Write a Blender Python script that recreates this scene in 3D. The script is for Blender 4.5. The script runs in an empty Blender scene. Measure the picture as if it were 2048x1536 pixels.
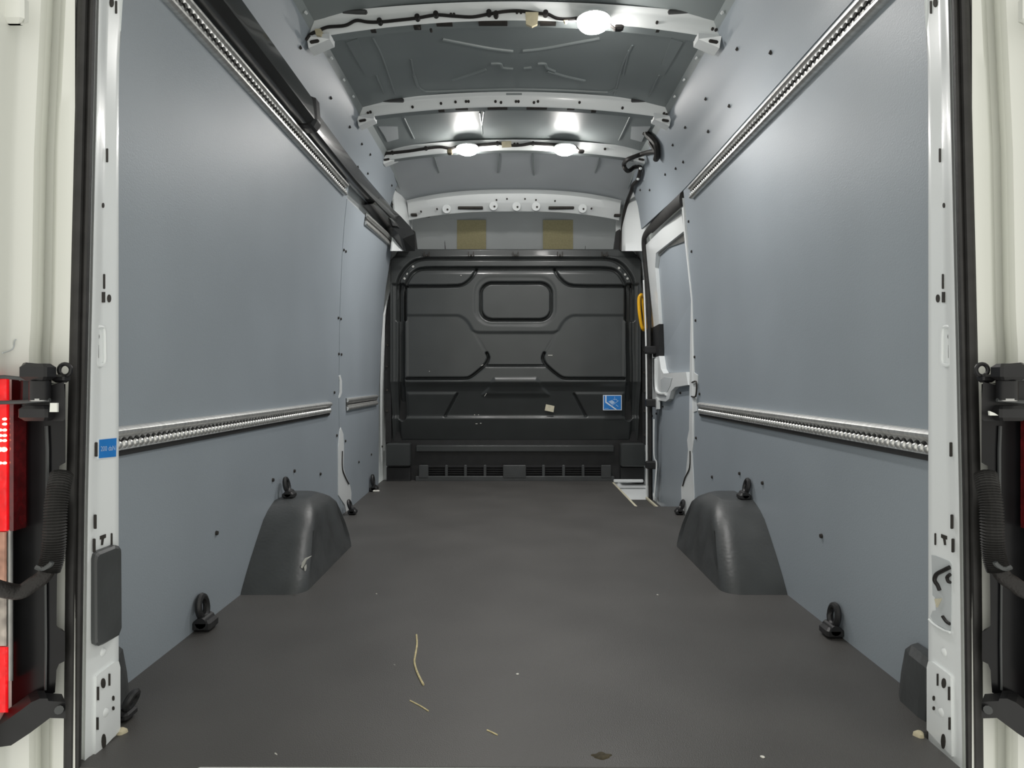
import bpy, bmesh, math, random
import numpy as np
from mathutils import Vector, Matrix
random.seed(7)

# ------------------------------------------------------------------ camera / world / exposure
S = bpy.context.scene
COL = S.collection
F, VX, VY, H = 1376.0, 1028.0, 760.0, 0.695      # focal length and vanishing point in pixels of the 2048x1536 frame, eye height
cd = bpy.data.cameras.new('camera'); cam = bpy.data.objects.new('camera', cd); COL.objects.link(cam)
cam.location = (0, 0, H); cam.rotation_euler = (math.pi/2, 0, 0)
cd.sensor_width = 36.0; cd.lens = F/2048*36.0
cd.shift_x = -(VX-1024)/2048; cd.shift_y = -(768-VY)/2048
cd.clip_start = 0.05; cd.clip_end = 100
S.camera = cam
w = bpy.data.worlds.new('garage_light'); S.world = w; w.use_nodes = True
w.node_tree.nodes['Background'].inputs[0].default_value = (1.0, 0.99, 0.92, 1)
w.node_tree.nodes['Background'].inputs[1].default_value = 1.03
vs = S.view_settings
vs.view_transform = 'Standard'; vs.look = 'None'; vs.exposure = 0.0; vs.gamma = 1.0; vs.use_curve_mapping = False
LAMP = 108.0          # brightness of the lamp lenses
SPOT = 28.0          # watts thrown downwards by each lamp
S.cycles.max_bounces = 6; S.cycles.diffuse_bounces = 4; S.cycles.glossy_bounces = 3; S.cycles.transmission_bounces = 2

# ------------------------------------------------------------------ materials
MATS = {}
def mat(name, col, rough=0.5, metal=0.0, var=0.0, scale=8.0, bump=0.0, bscale=200.0, coat=0.0, emit=None, strength=0.0, col2=None, stretch=(1,1,1), spec=0.5):
    m = bpy.data.materials.new(name); m.use_nodes = True
    nt = m.node_tree; N = nt.nodes; L = nt.links; b = N['Principled BSDF']
    b.inputs['Base Color'].default_value = (*col, 1); b.inputs['Roughness'].default_value = rough
    b.inputs['Metallic'].default_value = metal; b.inputs['Coat Weight'].default_value = coat
    b.inputs['Coat Roughness'].default_value = 0.08; b.inputs['Specular IOR Level'].default_value = spec
    tc = N.new('ShaderNodeTexCoord'); mp = N.new('ShaderNodeMapping'); mp.inputs['Scale'].default_value = stretch
    L.new(tc.outputs['Object'], mp.inputs['Vector'])
    nz = N.new('ShaderNodeTexNoise'); nz.inputs['Scale'].default_value = scale; nz.inputs['Detail'].default_value = 1
    L.new(mp.outputs['Vector'], nz.inputs['Vector'])
    rp = N.new('ShaderNodeValToRGB'); rp.color_ramp.elements[0].position = 0.32; rp.color_ramp.elements[1].position = 0.7
    c2 = col2 or tuple(min(1, c*(1+var)) for c in col)
    rp.color_ramp.elements[0].color = (*[c*(1-var) for c in col], 1); rp.color_ramp.elements[1].color = (*c2, 1)
    L.new(nz.outputs['Fac'], rp.inputs['Fac']); L.new(rp.outputs['Color'], b.inputs['Base Color'])
    if bump:
        n2 = N.new('ShaderNodeTexNoise'); n2.inputs['Scale'].default_value = bscale; n2.inputs['Detail'].default_value = 0
        L.new(mp.outputs['Vector'], n2.inputs['Vector'])
        bp = N.new('ShaderNodeBump'); bp.inputs['Strength'].default_value = bump; bp.inputs['Distance'].default_value = 0.002
        L.new(n2.outputs['Fac'], bp.inputs['Height']); L.new(bp.outputs['Normal'], b.inputs['Normal'])
    if emit:
        b.inputs['Emission Color'].default_value = (*emit, 1); b.inputs['Emission Strength'].default_value = strength
        if strength < 20: m.cycles.emission_sampling = 'NONE'
    MATS[name] = m; return m
mat('white_paint', (0.85, 0.88, 0.88), 0.28, var=0.02, scale=3, coat=0.4)
mat('body_white', (0.76, 0.77, 0.72), 0.3, var=0.02, scale=3, coat=0.4)
mat('roof_primer_bow_shade', (0.26, 0.29, 0.29), 0.42, var=0.05, scale=4, coat=0.1)
mat('roof_lit_grey', (0.50, 0.53, 0.55), 0.4, var=0.03, scale=4, coat=0.2)  # roof grey lightened to carry the lamplight at the front
mat('wall_grey', (0.322, 0.362, 0.398), 0.44, var=0.04, scale=2.5, bump=0.12, bscale=260)
mat('floor_dark', (0.076, 0.073, 0.069), 0.5, var=0.12, scale=3.5, bump=0.3, bscale=420)
mat('aluminium', (0.72, 0.72, 0.70), 0.36, metal=0.75, var=0.15, scale=6, bump=0.1, bscale=60, stretch=(1, 12, 1))
mat('alu_dark', (0.10, 0.10, 0.10), 0.4, metal=0.7, var=0.1)
mat('black_panel', (0.042, 0.046, 0.046), 0.34, var=0.08, scale=6, bump=0.05, bscale=300, coat=0.15)
mat('black_plastic', (0.020, 0.020, 0.021), 0.45, var=0.15, scale=20, bump=0.1, bscale=300)
mat('housing_black', (0.006, 0.006, 0.007), 0.3, var=0.2, scale=20, spec=0.3)
mat('hinge_black', (0.011, 0.011, 0.012), 0.42, var=0.2, scale=20, spec=0.4)
mat('arch_plastic', (0.060, 0.064, 0.065), 0.42, var=0.15, scale=9, bump=0.25, bscale=90)
mat('duct_plastic', (0.028, 0.029, 0.029), 0.25, var=0.1, scale=10, coat=0.3)
mat('rubber', (0.024, 0.023, 0.022), 0.6, var=0.2, scale=30, bump=0.2, bscale=150)
mat('hole_dark', (0.030, 0.026, 0.022), 0.7, var=0.2, scale=60)
mat('cable', (0.012, 0.010, 0.009), 0.55, var=0.2, scale=80, bump=0.4, bscale=300)
mat('tape_beige', (0.58, 0.52, 0.36), 0.7, var=0.06, scale=60)
mat('tan_pad', (0.42, 0.38, 0.22), 0.85, var=0.06, scale=90)
mat('cab_grey', (0.52, 0.55, 0.56), 0.6, var=0.03, scale=5)
mat('sticker_blue', (0.014, 0.20, 0.60), 0.4, var=0.05, scale=30)
mat('sticker_pale', (0.45, 0.62, 0.85), 0.4, var=0.03, scale=30)
mat('sticker_white', (0.75, 0.80, 0.86), 0.4, var=0.02, scale=30)
mat('cream', (0.62, 0.58, 0.44), 0.6, var=0.08, scale=40)
mat('yellow', (0.80, 0.42, 0.005), 0.4, var=0.05, scale=15)
mat('straw', (0.62, 0.53, 0.30), 0.7, var=0.2, scale=90)
mat('white_bit', (0.75, 0.74, 0.68), 0.7, var=0.1, scale=90)
mat('brown_bit', (0.05, 0.04, 0.02), 0.8, var=0.3, scale=120)
mat('lens_red', (0.45, 0.004, 0.006), 0.15, var=0.3, scale=60, bump=0.9, bscale=120, coat=0.5, emit=(1.0, 0.01, 0.015), strength=0.55)
mat('lens_red_off', (0.10, 0.004, 0.006), 0.15, var=0.3, scale=60, bump=0.5, bscale=120, coat=0.5)
mat('led_red', (1.0, 0.3, 0.2), 0.3, emit=(1.0, 0.35, 0.22), strength=6.0)
mat('lens_clear', (0.45, 0.40, 0.36), 0.12, var=0.35, scale=50, bump=0.8, bscale=90, coat=0.6)
mat('lens_amber', (0.55, 0.30, 0.22), 0.15, var=0.25, scale=50, bump=0.6, bscale=90, coat=0.6)
mat('lamp_lens', (0.9, 0.9, 0.9), 0.3, emit=(1.0, 0.97, 0.93), strength=LAMP)
mat('steel', (0.45, 0.45, 0.44), 0.35, metal=0.9, var=0.1, scale=40)
M = MATS

# ------------------------------------------------------------------ helpers
def P(px, py, Y):                       # world point seen at a pixel, at a chosen distance
    return Vector(((px-VX)*Y/F, Y, H+(VY-py)*Y/F))
def floor_pt(px, py, z=0.0):
    Y = F*(H-z)/(py-VY); return Vector(((px-VX)*Y/F, Y, z))
def link(o, parent=None):
    COL.objects.link(o)
    if parent is not None: o.parent = parent
    return o
def obj(name, verts, faces, m, parent=None, smooth=False, loc=None):
    me = bpy.data.meshes.new(name)
    o0 = Vector((0, 0, 0))
    if parent is not None and parent.type == 'EMPTY': o0 = Vector(parent.location)
    elif parent is not None: o0 = Vector(parent.get('o0', (0, 0, 0)))
    if parent is None and len(verts):
        vv = [Vector(v) for v in verts]
        o0 = Vector(((min(v.x for v in vv)+max(v.x for v in vv))/2, (min(v.y for v in vv)+max(v.y for v in vv))/2, min(v.z for v in vv)))
    me.from_pydata([tuple(Vector(v)-o0) for v in verts], [], [tuple(f) for f in faces])
    me.update()
    bm = bmesh.new(); bm.from_mesh(me); bmesh.ops.recalc_face_normals(bm, faces=bm.faces); bm.to_mesh(me); bm.free()
    me.materials.append(M[m])
    if smooth:
        for p in me.polygons: p.use_smooth = True
        try: me.set_sharp_from_angle(angle=math.radians(40))
        except Exception: pass
    o = bpy.data.objects.new(name, me); link(o, parent)
    if parent is None: o.location = o0; 
    # children of a mesh parent keep world coordinates by undoing the parent's shift
    o['o0'] = tuple(o0) if parent is None else tuple(o0)
    return o
def tag(o, label=None, cat=None, group=None, kind=None):
    if label: o['label'] = label
    if cat: o['category'] = cat
    if group: o['group'] = group
    if kind: o['kind'] = kind
    return o
def empty(name, loc, label=None, cat=None, group=None, kind=None):
    o = bpy.data.objects.new(name, None); o.location = loc; o.empty_display_size = 0.05; COL.objects.link(o)
    return tag(o, label, cat, group, kind)
# pure geometry generators -> (verts, faces)
def g_box(c, s, R=None):
    c = Vector(c); V = []
    for x in (-.5, .5):
        for y in (-.5, .5):
            for z in (-.5, .5):
                v = Vector((x*s[0], y*s[1], z*s[2])); V.append(c+(R @ v if R else v))
    return V, [(0,1,3,2),(4,6,7,5),(0,4,5,1),(2,3,7,6),(0,2,6,4),(1,5,7,3)]
def g_rbox(c, s, r=0.004, R=None):      # bevelled box: chamfered loft along z
    c = Vector(c); V = []; Fc = []
    hx, hy, hz = s[0]/2, s[1]/2, s[2]/2; r = min(r, hx*.9, hy*.9, hz*.9)
    rings = [(-hz, r), (-hz+r, 0), (hz-r, 0), (hz, r)]
    for z, i in rings:
        a, b = hx-i, hy-i; k = r*0.6
        for x, y in ((-a+k,-b),(a-k,-b),(a,-b+k),(a,b-k),(a-k,b),(-a+k,b),(-a,b-k),(-a,-b+k)):
            v = Vector((x, y, z)); V.append(c+(R @ v if R else v))
    for k in range(3):
        for i in range(8):
            j = (i+1) % 8; Fc.append((k*8+i, k*8+j, k*8+8+j, k*8+8+i))
    Fc.append(tuple(range(7, -1, -1))); Fc.append(tuple(range(24, 32)))
    return V, Fc
def g_cyl(a, b, r, n=12, r2=None):
    a = Vector(a); b = Vector(b); d = (b-a).normalized(); r2 = r if r2 is None else r2
    u = d.orthogonal().normalized(); v = d.cross(u); V = []
    for c, rr in ((a, r), (b, r2)):
        for i in range(n):
            t = 2*math.pi*i/n; V.append(c+u*(rr*math.cos(t))+v*(rr*math.sin(t)))
    Fc = [(i, (i+1) % n, n+(i+1) % n, n+i) for i in range(n)]
    return V, Fc+[tuple(range(n-1, -1, -1)), tuple(range(n, 2*n))]
def smooth_path(pts, k=5, closed=False):
    pts = [Vector(p) for p in pts]; n = len(pts); out = []
    for i in range(n if closed else n-1):
        p0 = pts[i-1] if (closed or i > 0) else pts[0]; p1 = pts[i]; p2 = pts[(i+1) % n]
        p3 = pts[(i+2) % n] if (closed or i+2 < n) else pts[-1]
        for j in range(k):
            t = j/k; out.append(0.5*((2*p1)+(p2-p0)*t+(2*p0-5*p1+4*p2-p3)*t*t+(3*p1-p0-3*p2+p3)*t**3))
    if not closed: out.append(pts[-1])
    return out
def g_tube(pts, r, n=8, closed=False, rad=None):
    pts = [Vector(p) for p in pts]; m = len(pts); V = []; Fc = []; up = None
    for i, p in enumerate(pts):
        a = pts[i-1] if (closed or i > 0) else p; b = pts[(i+1) % m] if (closed or i < m-1) else p
        d = (b-a).normalized()
        if up is None: up = d.orthogonal().normalized()
        up = (up-d*up.dot(d)).normalized(); s = d.cross(up)
        rr = rad[i] if rad else r
        for k in range(n):
            t = 2*math.pi*k/n; V.append(p+up*(rr*math.cos(t))+s*(rr*math.sin(t)))
    for i in range(m if closed else m-1):
        j = (i+1) % m
        for k in range(n):
            l = (k+1) % n; Fc.append((i*n+k, i*n+l, j*n+l, j*n+k))
    if not closed: Fc += [tuple(range(n-1, -1, -1)), tuple(range((m-1)*n, m*n))]
    return V, Fc
def g_prism(pts, d):                    # polygon (world points) extruded by vector d
    pts = [Vector(p) for p in pts]; d = Vector(d); n = len(pts)
    return pts+[p+d for p in pts], [tuple(range(n)), tuple(range(2*n-1, n-1, -1))]+[(i, (i+1) % n, n+(i+1) % n, n+i) for i in range(n)]
def g_grid(rows):                       # rows of points -> open sheet
    nr, nc = len(rows), len(rows[0]); V = [Vector(p) for r in rows for p in r]
    return V, [(i*nc+j, i*nc+j+1, (i+1)*nc+j+1, (i+1)*nc+j) for i in range(nr-1) for j in range(nc-1)]
def g_slab(rows, off):                  # sheet with thickness: off(i,j,p)->vector or constant vector
    nr, nc = len(rows), len(rows[0]); V, Fc = g_grid(rows); n = len(V)
    V = V+[v+(off if isinstance(off, Vector) else off(v)) for v in V]
    Fc = Fc+[tuple(n+i for i in reversed(f)) for f in Fc]
    border = [(0, j, 0, j+1) for j in range(nc-1)]+[(nr-1, j+1, nr-1, j) for j in range(nc-1)]+[(i+1, 0, i, 0) for i in range(nr-1)]+[(i, nc-1, i+1, nc-1) for i in range(nr-1)]
    for a, b, c, d in border:
        p, q = a*nc+b, c*nc+d; Fc.append((q, p, n+p, n+q))
    return V, Fc
def g_ring_loft(rings, cap=True):
    n = len(rings[0]); V = [Vector(p) for r in rings for p in r]; Fc = []
    for i in range(len(rings)-1):
        for k in range(n):
            l = (k+1) % n; Fc.append((i*n+k, i*n+l, (i+1)*n+l, (i+1)*n+k))
    if cap: Fc += [tuple(range(n-1, -1, -1)), tuple(range((len(rings)-1)*n, len(rings)*n))]
    return V, Fc
def join(*gs):
    V = []; Fc = []
    for v, f in gs:
        k = len(V); V += list(v); Fc += [tuple(i+k for i in t) for t in f]
    return V, Fc
def lerp_tab(tab, x):
    if x <= tab[0][0]: return tab[0][1]
    for (a, b), (c, d) in zip(tab, tab[1:]):
        if x <= c: return b+(d-b)*(x-a)/(c-a)
    return tab[-1][1]
def sm(a, b, x):
    t = max(0, min(1, (x-a)/(b-a))); return t*t*(3-2*t)

# side wall surface: half width as function of height and distance
PROF_A = [(-.2, .880), (0, .885), (.6, .893), (1.0, .890), (1.3, .880), (1.5, .868), (1.65, .852), (1.72, .838), (1.80, .810), (1.88, .770), (1.93, .745), (1.97, .727), (2.1, .68)]
PROF_B = [(-.2, .905), (0, .905), (.6, .903), (1.0, .886), (1.28, .862), (1.5, .828), (1.62, .806), (1.72, .793), (1.80, .782), (1.88, .758), (1.93, .742), (1.97, .727), (2.1, .68)]
def wall_x(z, Y):
    t = sm(3.3, 4.6, Y); return lerp_tab(PROF_A, z)*(1-t)+lerp_tab(PROF_B, z)*t
def wall_hit(px, py, off=0.0):          # point of the side wall (inward offset) behind a pixel
    s = 1 if px > VX else -1; lat = abs(px-VX); Y = 0.88*F/lat
    for _ in range(30):
        z = H+(VY-py)*Y/F; Y = 0.5*Y+0.5*(wall_x(z, Y)-off)*F/lat
    return P(px, py, Y)

# ------------------------------------------------------------------ the setting: floor
tag(empty('floor', (0, 2.9, 0), kind='structure'), 'dark brown-grey load floor board of the van')
floor = bpy.data.objects['floor']
XW = 0.91
poly = [(-.80, 1.234), (-.57, 1.2345), (-.565, 1.2388), (-.05, 1.2365), (.80, 1.232), (.80, 1.36), (XW, 1.36), (XW, 3.78), (.672, 3.78), (.672, 4.86), (-XW, 4.86), (-XW, 1.36), (-.80, 1.36)]
obj('floor_board', *g_prism([(x, y, 0) for x, y in poly], (0, 0, -.02)), 'floor_dark', floor)
obj('floor_pan', *g_box((0, 2.9, -.16), (2.0, 3.4, .04)), 'white_paint', floor)
obj('sill_edge', *g_rbox((0, 1.232, -.017), (1.5, .03, .03), .003), 'white_paint', floor)
# step well of the sliding door
obj('step_tread', *g_rbox((.79, 4.12, -.09), (.23, .68, .02), .003), 'floor_dark', floor)
obj('step_plate', *g_prism([(.66, 4.47, -.085), (.93, 4.47, -.085), (.93, 4.8, -.02), (.66, 4.8, -.02)], (0, 0, -.02)), 'white_paint', floor)
obj('step_lip', *g_rbox((.775, 4.66, .012), (.20, .02, .02), .004), 'white_paint', floor)
obj('edge_strip', *g_rbox((.672, 4.225, -.006), (.016, .87, .016), .003), 'cream', floor)
obj('edge_strip', *g_rbox((.862, 4.30, -.072), (.014, .35, .016), .003), 'cream', floor)
obj('step_riser', *g_box((.668, 4.22, -.06), (.004, .88, .10)), 'white_paint', floor)

# ------------------------------------------------------------------ side walls
def panel(name, side, y0, y1, z0, z1, off=0.0, th=0.010, m='wall_grey', parent=None, ny=14, nz=22):
    rows = []
    for i in range(nz+1):
        z = z0+(z1-z0)*i/nz
        rows.append([Vector((side*(wall_x(z, y0+(y1-y0)*j/ny)-off), y0+(y1-y0)*j/ny, z)) for j in range(ny+1)])
    return obj(name, *g_slab(rows, Vector((side*th, 0, 0))), m, parent, smooth=True)
wl = empty('wall_left', (-.9, 3.0, 0), kind='structure'); tag(wl, 'grey lined side wall on the left of the load bay')
wr = empty('wall_right', (.9, 3.0, 0), kind='structure'); tag(wr, 'grey lined side wall on the right of the load bay')
panel('body_skin', -1, 1.20, 5.45, -.15, 2.12, off=-.035, th=.02, m='white_paint', parent=wl)
panel('body_skin', 1, 1.20, 3.50, -.15, 2.12, off=-.035, th=.02, m='white_paint', parent=wr)
panel('body_skin', 1, 4.40, 5.45, -.15, 2.12, off=-.035, th=.02, m='white_paint', parent=wr)
panel('body_skin', 1, 3.40, 4.50, 1.64, 2.12, off=-.035, th=.02, m='white_paint', parent=wr)
panel('lining_panel', -1, 1.34, 3.505, 0.0, 1.690, parent=wl)
panel('lining_panel', -1, 3.512, 4.60, 0.0, 1.62, parent=wl)
panel('lining_panel', -1, 1.30, 4.36, 1.698, 1.955, parent=wl, nz=10)
panel('lining_panel', 1, 1.34, 3.455, 0.0, 1.645, parent=wr)
panel('lining_panel', 1, 1.30, 4.36, 1.650, 1.955, parent=wr, nz=12)
# rivets
rv, rf = g_cyl((0, 0, -.002), (0, 0, .006), .0075, 10, .006)
rme = bpy.data.meshes.new('rivet'); rme.from_pydata([tuple(v) for v in rv], [], rf); rme.materials.append(M['hole_dark'])
def rivet(px, py, parent, off=0.0, s=1.0):
    p = wall_hit(px, py, off); side = 1 if px > VX else -1
    e = .01; nx = (wall_x(p.z+e, p.y)-wall_x(p.z-e, p.y))/(2*e)
    n = Vector((-side, 0, -nx)).normalized()
    o = bpy.data.objects.new('rivet', rme); COL.objects.link(o); o.parent = parent
    o.rotation_euler = n.to_track_quat('Z', 'Y').to_euler(); o.location = p-Vector(parent.location); o.scale = (s, s, s)
for x, y in [(600,95),(661,196),(537,102),(699,254),(723,288),(740,309),(654,261),(700,321),(715,334),(735,347),(783,371),(784,409),(616,207),
             (687,500),(691,503),(676,636),(681,638),(677,708),(682,709),(668,785),(673,871),(690,882),(717,924),(742,909),(588,942),(545,960),(640,948),(432,1066),(764,893)]:
    rivet(x, y, wl)
for x, y in [(1475,98),(1412,198),(1459,212),(1371,255),(1417,263),(1346,290),(1367,324),(1352,337),(1331,349),(1542,105),(1300,380),(1281,380),
             (1392,641),(1390,714),(1400,788),(1393,876),(1425,954),(1480,947),(1526,966),(1644,1072),(1378,443),(1384,503)]:
    rivet(x, y, wr)
def wall_poly(name, pts, m, parent, off=.003, th=.012):
    side = 1 if pts[0][0] > VX else -1
    return obj(name, *g_prism([wall_hit(x, y, off) for x, y in pts], (side*th, 0, 0)), m, parent)
# white pillar metal showing at the panel cut-outs, left
wall_poly('pillar_edge', [(678,752),(681,750),(684,762),(684,785),(681,794),(678,796),(680,785),(680,762)], 'white_paint', wl)
wall_poly('pillar_edge', [(677,893),(680,860),(682,855),(687,868),(688,892),(687,935),(691,950),(700,970),(703,985),(702,1035),(695,1036),(690,1010),(677,990)], 'white_paint', wl)
obj('slot_groove', *g_tube(smooth_path([wall_hit(x, y, .006) for x, y in [(685,902),(685,935),(690,952),(698,968)]], 4), .003, 6), 'hole_dark', wl)
# right pillar beside the sliding door
wall_poly('pillar_edge', [(1362,396),(1365,396),(1371,470),(1378,540),(1384,600),(1386,680),(1388,745),(1395,750),(1394,775),(1391,790),(1393,822),(1387,824),(1387,880),(1384,905),(1388,990),(1388,1038),(1364,1040),(1362,975),(1372,945),(1376,900),(1374,880),(1378,860),(1379,760),(1380,690),(1382,600),(1376,540),(1368,470)], 'white_paint', wr)
obj('slot_groove', *g_tube(smooth_path([wall_hit(x, y, .006) for x, y in [(1380,902),(1379,935),(1370,955),(1365,972)]], 4), .003, 6), 'hole_dark', wr)
obj('latch_striker', *g_tube(smooth_path([wall_hit(x, y, .010) for x, y in [(1384,765),(1392,763),(1393,778),(1391,793),(1383,793)]], 3), .004, 6), 'hole_dark', wr)
# white B pillars by the bulkhead
for s, par in ((-1, wl), (1, wr)):
    def Q(px, py, Y): return P(px if s < 0 else 2*1031-px, py, Y)
    obj('front_pillar', *g_prism([(s*.95, 4.78, -.1), (s*.72, 4.78, -.1), (s*.72, 4.78, 1.4), (s*.70, 4.78, 2.0), (s*.95, 4.78, 2.0)], (0, .02, 0)), 'white_paint', par)
    rows = []
    for py in range(340, 503, 9):
        t = (py-340)/180
        rows.append([Q(783+8*math.sin(min(1,t*1.6)*1.2)-20*max(0, t-.55)-(14*sm(.3, .5, t) if s > 0 else 0), py, 4.42), Q(797+14*min(1, t*1.6), py, 4.52), Q(806+12*min(1, t*1.6), py, 4.60), Q(808+12*min(1, t*1.6), py, 4.70)])
    obj('pillar_gusset', *g_slab(rows, Vector((s*.01, .004, 0))), 'white_paint', par, smooth=True)
wall_poly('front_edge', [(778,590),(775,620),(771,690),(769,760),(770,800),(772,830),(769,900),(769,935),(783,962),(766,962),(764,860),(764,760),(766,690),(770,630)], 'white_paint', wl, off=-.004)

# ------------------------------------------------------------------ sliding door
d1 = empty('door_1', (.92, 3.95, 0), kind='structure'); tag(d1, 'white sliding side door with grey lining panels')
panel('door_skin', 1, 3.40, 4.52, -.15, 1.68, off=-.075, th=.02, m='white_paint', parent=d1)
def door_poly(name, pts, m, off, th=.02): return wall_poly(name, pts, m, d1, off, th)
door_poly('lining_panel', [(1309,510),(1330,488),(1374,452),(1384,600),(1386,745),(1360,748),(1328,744),(1322,715),(1316,600),(1311,530)], 'wall_grey', -.045, .012)
door_poly('lining_panel', [(1303,800),(1330,790),(1345,772),(1392,772),(1392,1075),(1300,1075)], 'wall_grey', -.035, .012)
door_poly('door_frame', [(1289,492),(1362,420),(1368,462),(1312,506),(1310,535),(1316,600),(1319,655),(1303,656),(1297,580)], 'white_paint', -.020, .03)
door_poly('window_return', [(1312,508),(1368,463),(1371,482),(1335,495),(1316,512)], 'steel', -.035, .02)
door_poly('latch_cover', [(1300,658),(1318,648),(1318,712),(1306,714)], 'black_plastic', -.012, .03)
door_poly('handle_pocket', [(1305,716),(1318,712),(1322,738),(1327,747),(1372,744),(1376,770),(1350,774),(1342,782),(1338,798),(1331,803),(1312,800),(1306,770)], 'white_paint', -.010, .045)
door_poly('pocket_hollow', [(1321,760),(1328,754),(1344,756),(1340,772),(1334,784),(1322,786)], 'cab_grey', -.008, .02)
obj('pocket_lip', *g_tube(smooth_path([wall_hit(x, y, -.008) for x, y in [(1312,718),(1312,770),(1317,786),(1332,788)]], 4), .010, 8), 'white_paint', d1, smooth=True)
sp = [wall_hit(1364, 398, .004), P(1340, 420, 3.72), P(1310, 449, 4.10), P(1292, 468, 4.33), P(1287.5, 484, 4.40), P(1290, 520, 4.43), P(1295, 580, 4.45), P(1299, 660, 4.46), P(1300, 800, 4.46), P(1301, 1000, 4.46)]
def ribbon(path, wvecs, th):
    rings = []
    for p, (a, b) in zip(path, wvecs): rings.append([p+a+b, p-a+b, p-a-b, p+a-b])
    return g_ring_loft(rings)
spp = smooth_path(sp, 5)
rings = []
for i, p in enumerate(spp):
    d = (spp[min(i+1, len(spp)-1)]-spp[max(i-1, 0)]).normalized()
    n = Vector((1, 0, 0)); t = d.cross(n).normalized()
    hw = .038 if p.y < 4.2 else .026
    rings.append([p+t*(hw*math.cos(a))+n*(.014*math.sin(a)) for a in [k*math.pi/5 for k in range(10)]])
obj('door_seal', *g_ring_loft(rings), 'rubber', d1, smooth=True)
obj('frame_edge', *g_tube(smooth_path([P(x-6.5, y, 4.47) for x, y in [(1294,560),(1298,660),(1300,800),(1300,1000)]], 4), .006, 6), 'white_paint', d1)
obj('seal_edge', *g_tube(smooth_path([P(x, y, 4.36) for x, y in [(1308,838),(1308,910),(1313,925),(1312,950),(1308,1000)]], 4), .005, 6), 'white_paint', d1)
for y, dx in ((806, 0), (930, 0), (700, -2)):
    obj('door_stop', *g_rbox(P(1303+dx, y, 4.40), (.075, .05, .05), .008), 'black_plastic', d1)
for x, y in [(1361,786),(1342,793),(1326,813),(1313,827),(1305,832)]: rivet(x, y, d1, -.033)
door_poly('door_catch', [(1310,795),(1314,797),(1314,818),(1310,820)], 'white_paint', .0, .02)

# ------------------------------------------------------------------ roof
ceil = empty('ceiling', (0, 3.0, 2.0), kind='structure'); tag(ceil, 'grey pressed roof skin with white cross bows')
def roof_z(x, Y): return lerp_tab([(1.2, 2.055), (3.9, 2.062), (4.2, 2.045), (4.45, 2.0), (4.62, 1.955), (4.75, 1.94)], Y)-.075*(abs(x)/.74)**2.6
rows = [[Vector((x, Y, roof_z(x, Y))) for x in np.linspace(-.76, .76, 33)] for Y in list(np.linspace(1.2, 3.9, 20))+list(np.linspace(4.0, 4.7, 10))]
obj('roof_skin', *g_slab(rows[:20], Vector((0, 0, .015))), 'roof_primer_bow_shade', ceil, smooth=True)
obj('roof_front_lit', *g_slab(rows[19:], Vector((0, 0, .015))), 'roof_lit_grey', ceil, smooth=True)  # front of the roof skin, lamp brightness put into its colour
obj('roof_outer', *g_box((0, 3.3, 2.17), (2.1, 4.4, .02)), 'white_paint', ceil)
obj('rear_header', *g_rbox((0, 1.24, 1.97), (1.8, .12, .30), .02), 'white_paint', ceil)
def roof_pt(px, py, dz=0.0):
    Y = 3.0
    for _ in range(40):
        x = (px-VX)*Y/F; Y = .5*Y+.5*(roof_z(x, Y)-dz-H)*F/(VY-py)
    return P(px, py, Y)
def bead(pts, r=.004):
    return obj('pressed_bead', *g_tube(smooth_path([roof_pt(x, y, .001) for x, y in pts], 5), r, 8), 'roof_primer_bow_shade', ceil, smooth=True)
for pts in ([(885,78),(935,88),(985,97),(1026,102)], [(1046,101),(1085,97),(1140,87),(1200,76)], [(905,160),(940,149),(972,138)], [(1095,141),(1130,152),(1170,161)],
            [(982,127),(1000,127),(1004,134),(1014,136),(1026,137)], [(1048,136),(1064,134)], [(1076,127),(1090,127),(1094,135),(1110,142)],
            [(828,150),(836,172),(845,180),(860,183),(940,180),(1030,178),(1120,180),(1205,184),(1220,183),(1232,177)]):
    bead(pts, .007)
for pts in ([(745,75),(765,115),(790,188)], [(752,150),(768,187)], [(822,118),(828,150)], [(808,236),(828,277)], [(960,225),(965,268)], [(1265,90),(1245,130),(1228,190)], [(1318,150),(1298,192)], [(1262,230),(1238,280)], [(1258,100),(1246,150)],
            [(998,305),(996,345)], [(1066,305),(1068,350)], [(868,312),(878,345)], [(1200,312),(1190,345)], [(968,222),(964,250)]):
    bead(pts, .0045)
# roof gutters where roof meets the lining
for s in (-1, 1):
    rows = [[Vector((s*(.735-.010*k), Y, 1.955+.022*k+(.0 if Y < 4.2 else -.12*(Y-4.2)))) for k in range(3)] for Y in np.linspace(1.3, 4.45, 12)]
    obj('roof_flange', *g_slab(rows, Vector((s*.01, 0, .012))), 'roof_primer_bow_shade', ceil)
    for py in (118, 155, 187, 68, 40): 
        Y = lerp_tab([(30, 2.34), (100, 2.62), (190, 3.1)], py)
        obj('weld_spot', *g_cyl((s*.722, Y, 1.968), (s*.716, Y, 1.962), .006, 8, .004), 'white_paint', ceil)
    # stiffener plates pressed into the roof sides
    obj('stiffener', *g_prism([roof_pt(x if s < 0 else 2058-x, y, .004) for x, y in [(757,254),(795,254),(797,278),(775,284),(768,270)]], (0, 0, .006)), 'cab_grey', ceil)
    obj('stiffener', *g_prism([roof_pt(x if s < 0 else 2058-x, y, .004) for x, y in [(692,85),(715,78),(735,130),(730,150),(712,120)]], (0, 0, .006)), 'roof_primer_bow_shade', ceil)
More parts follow.
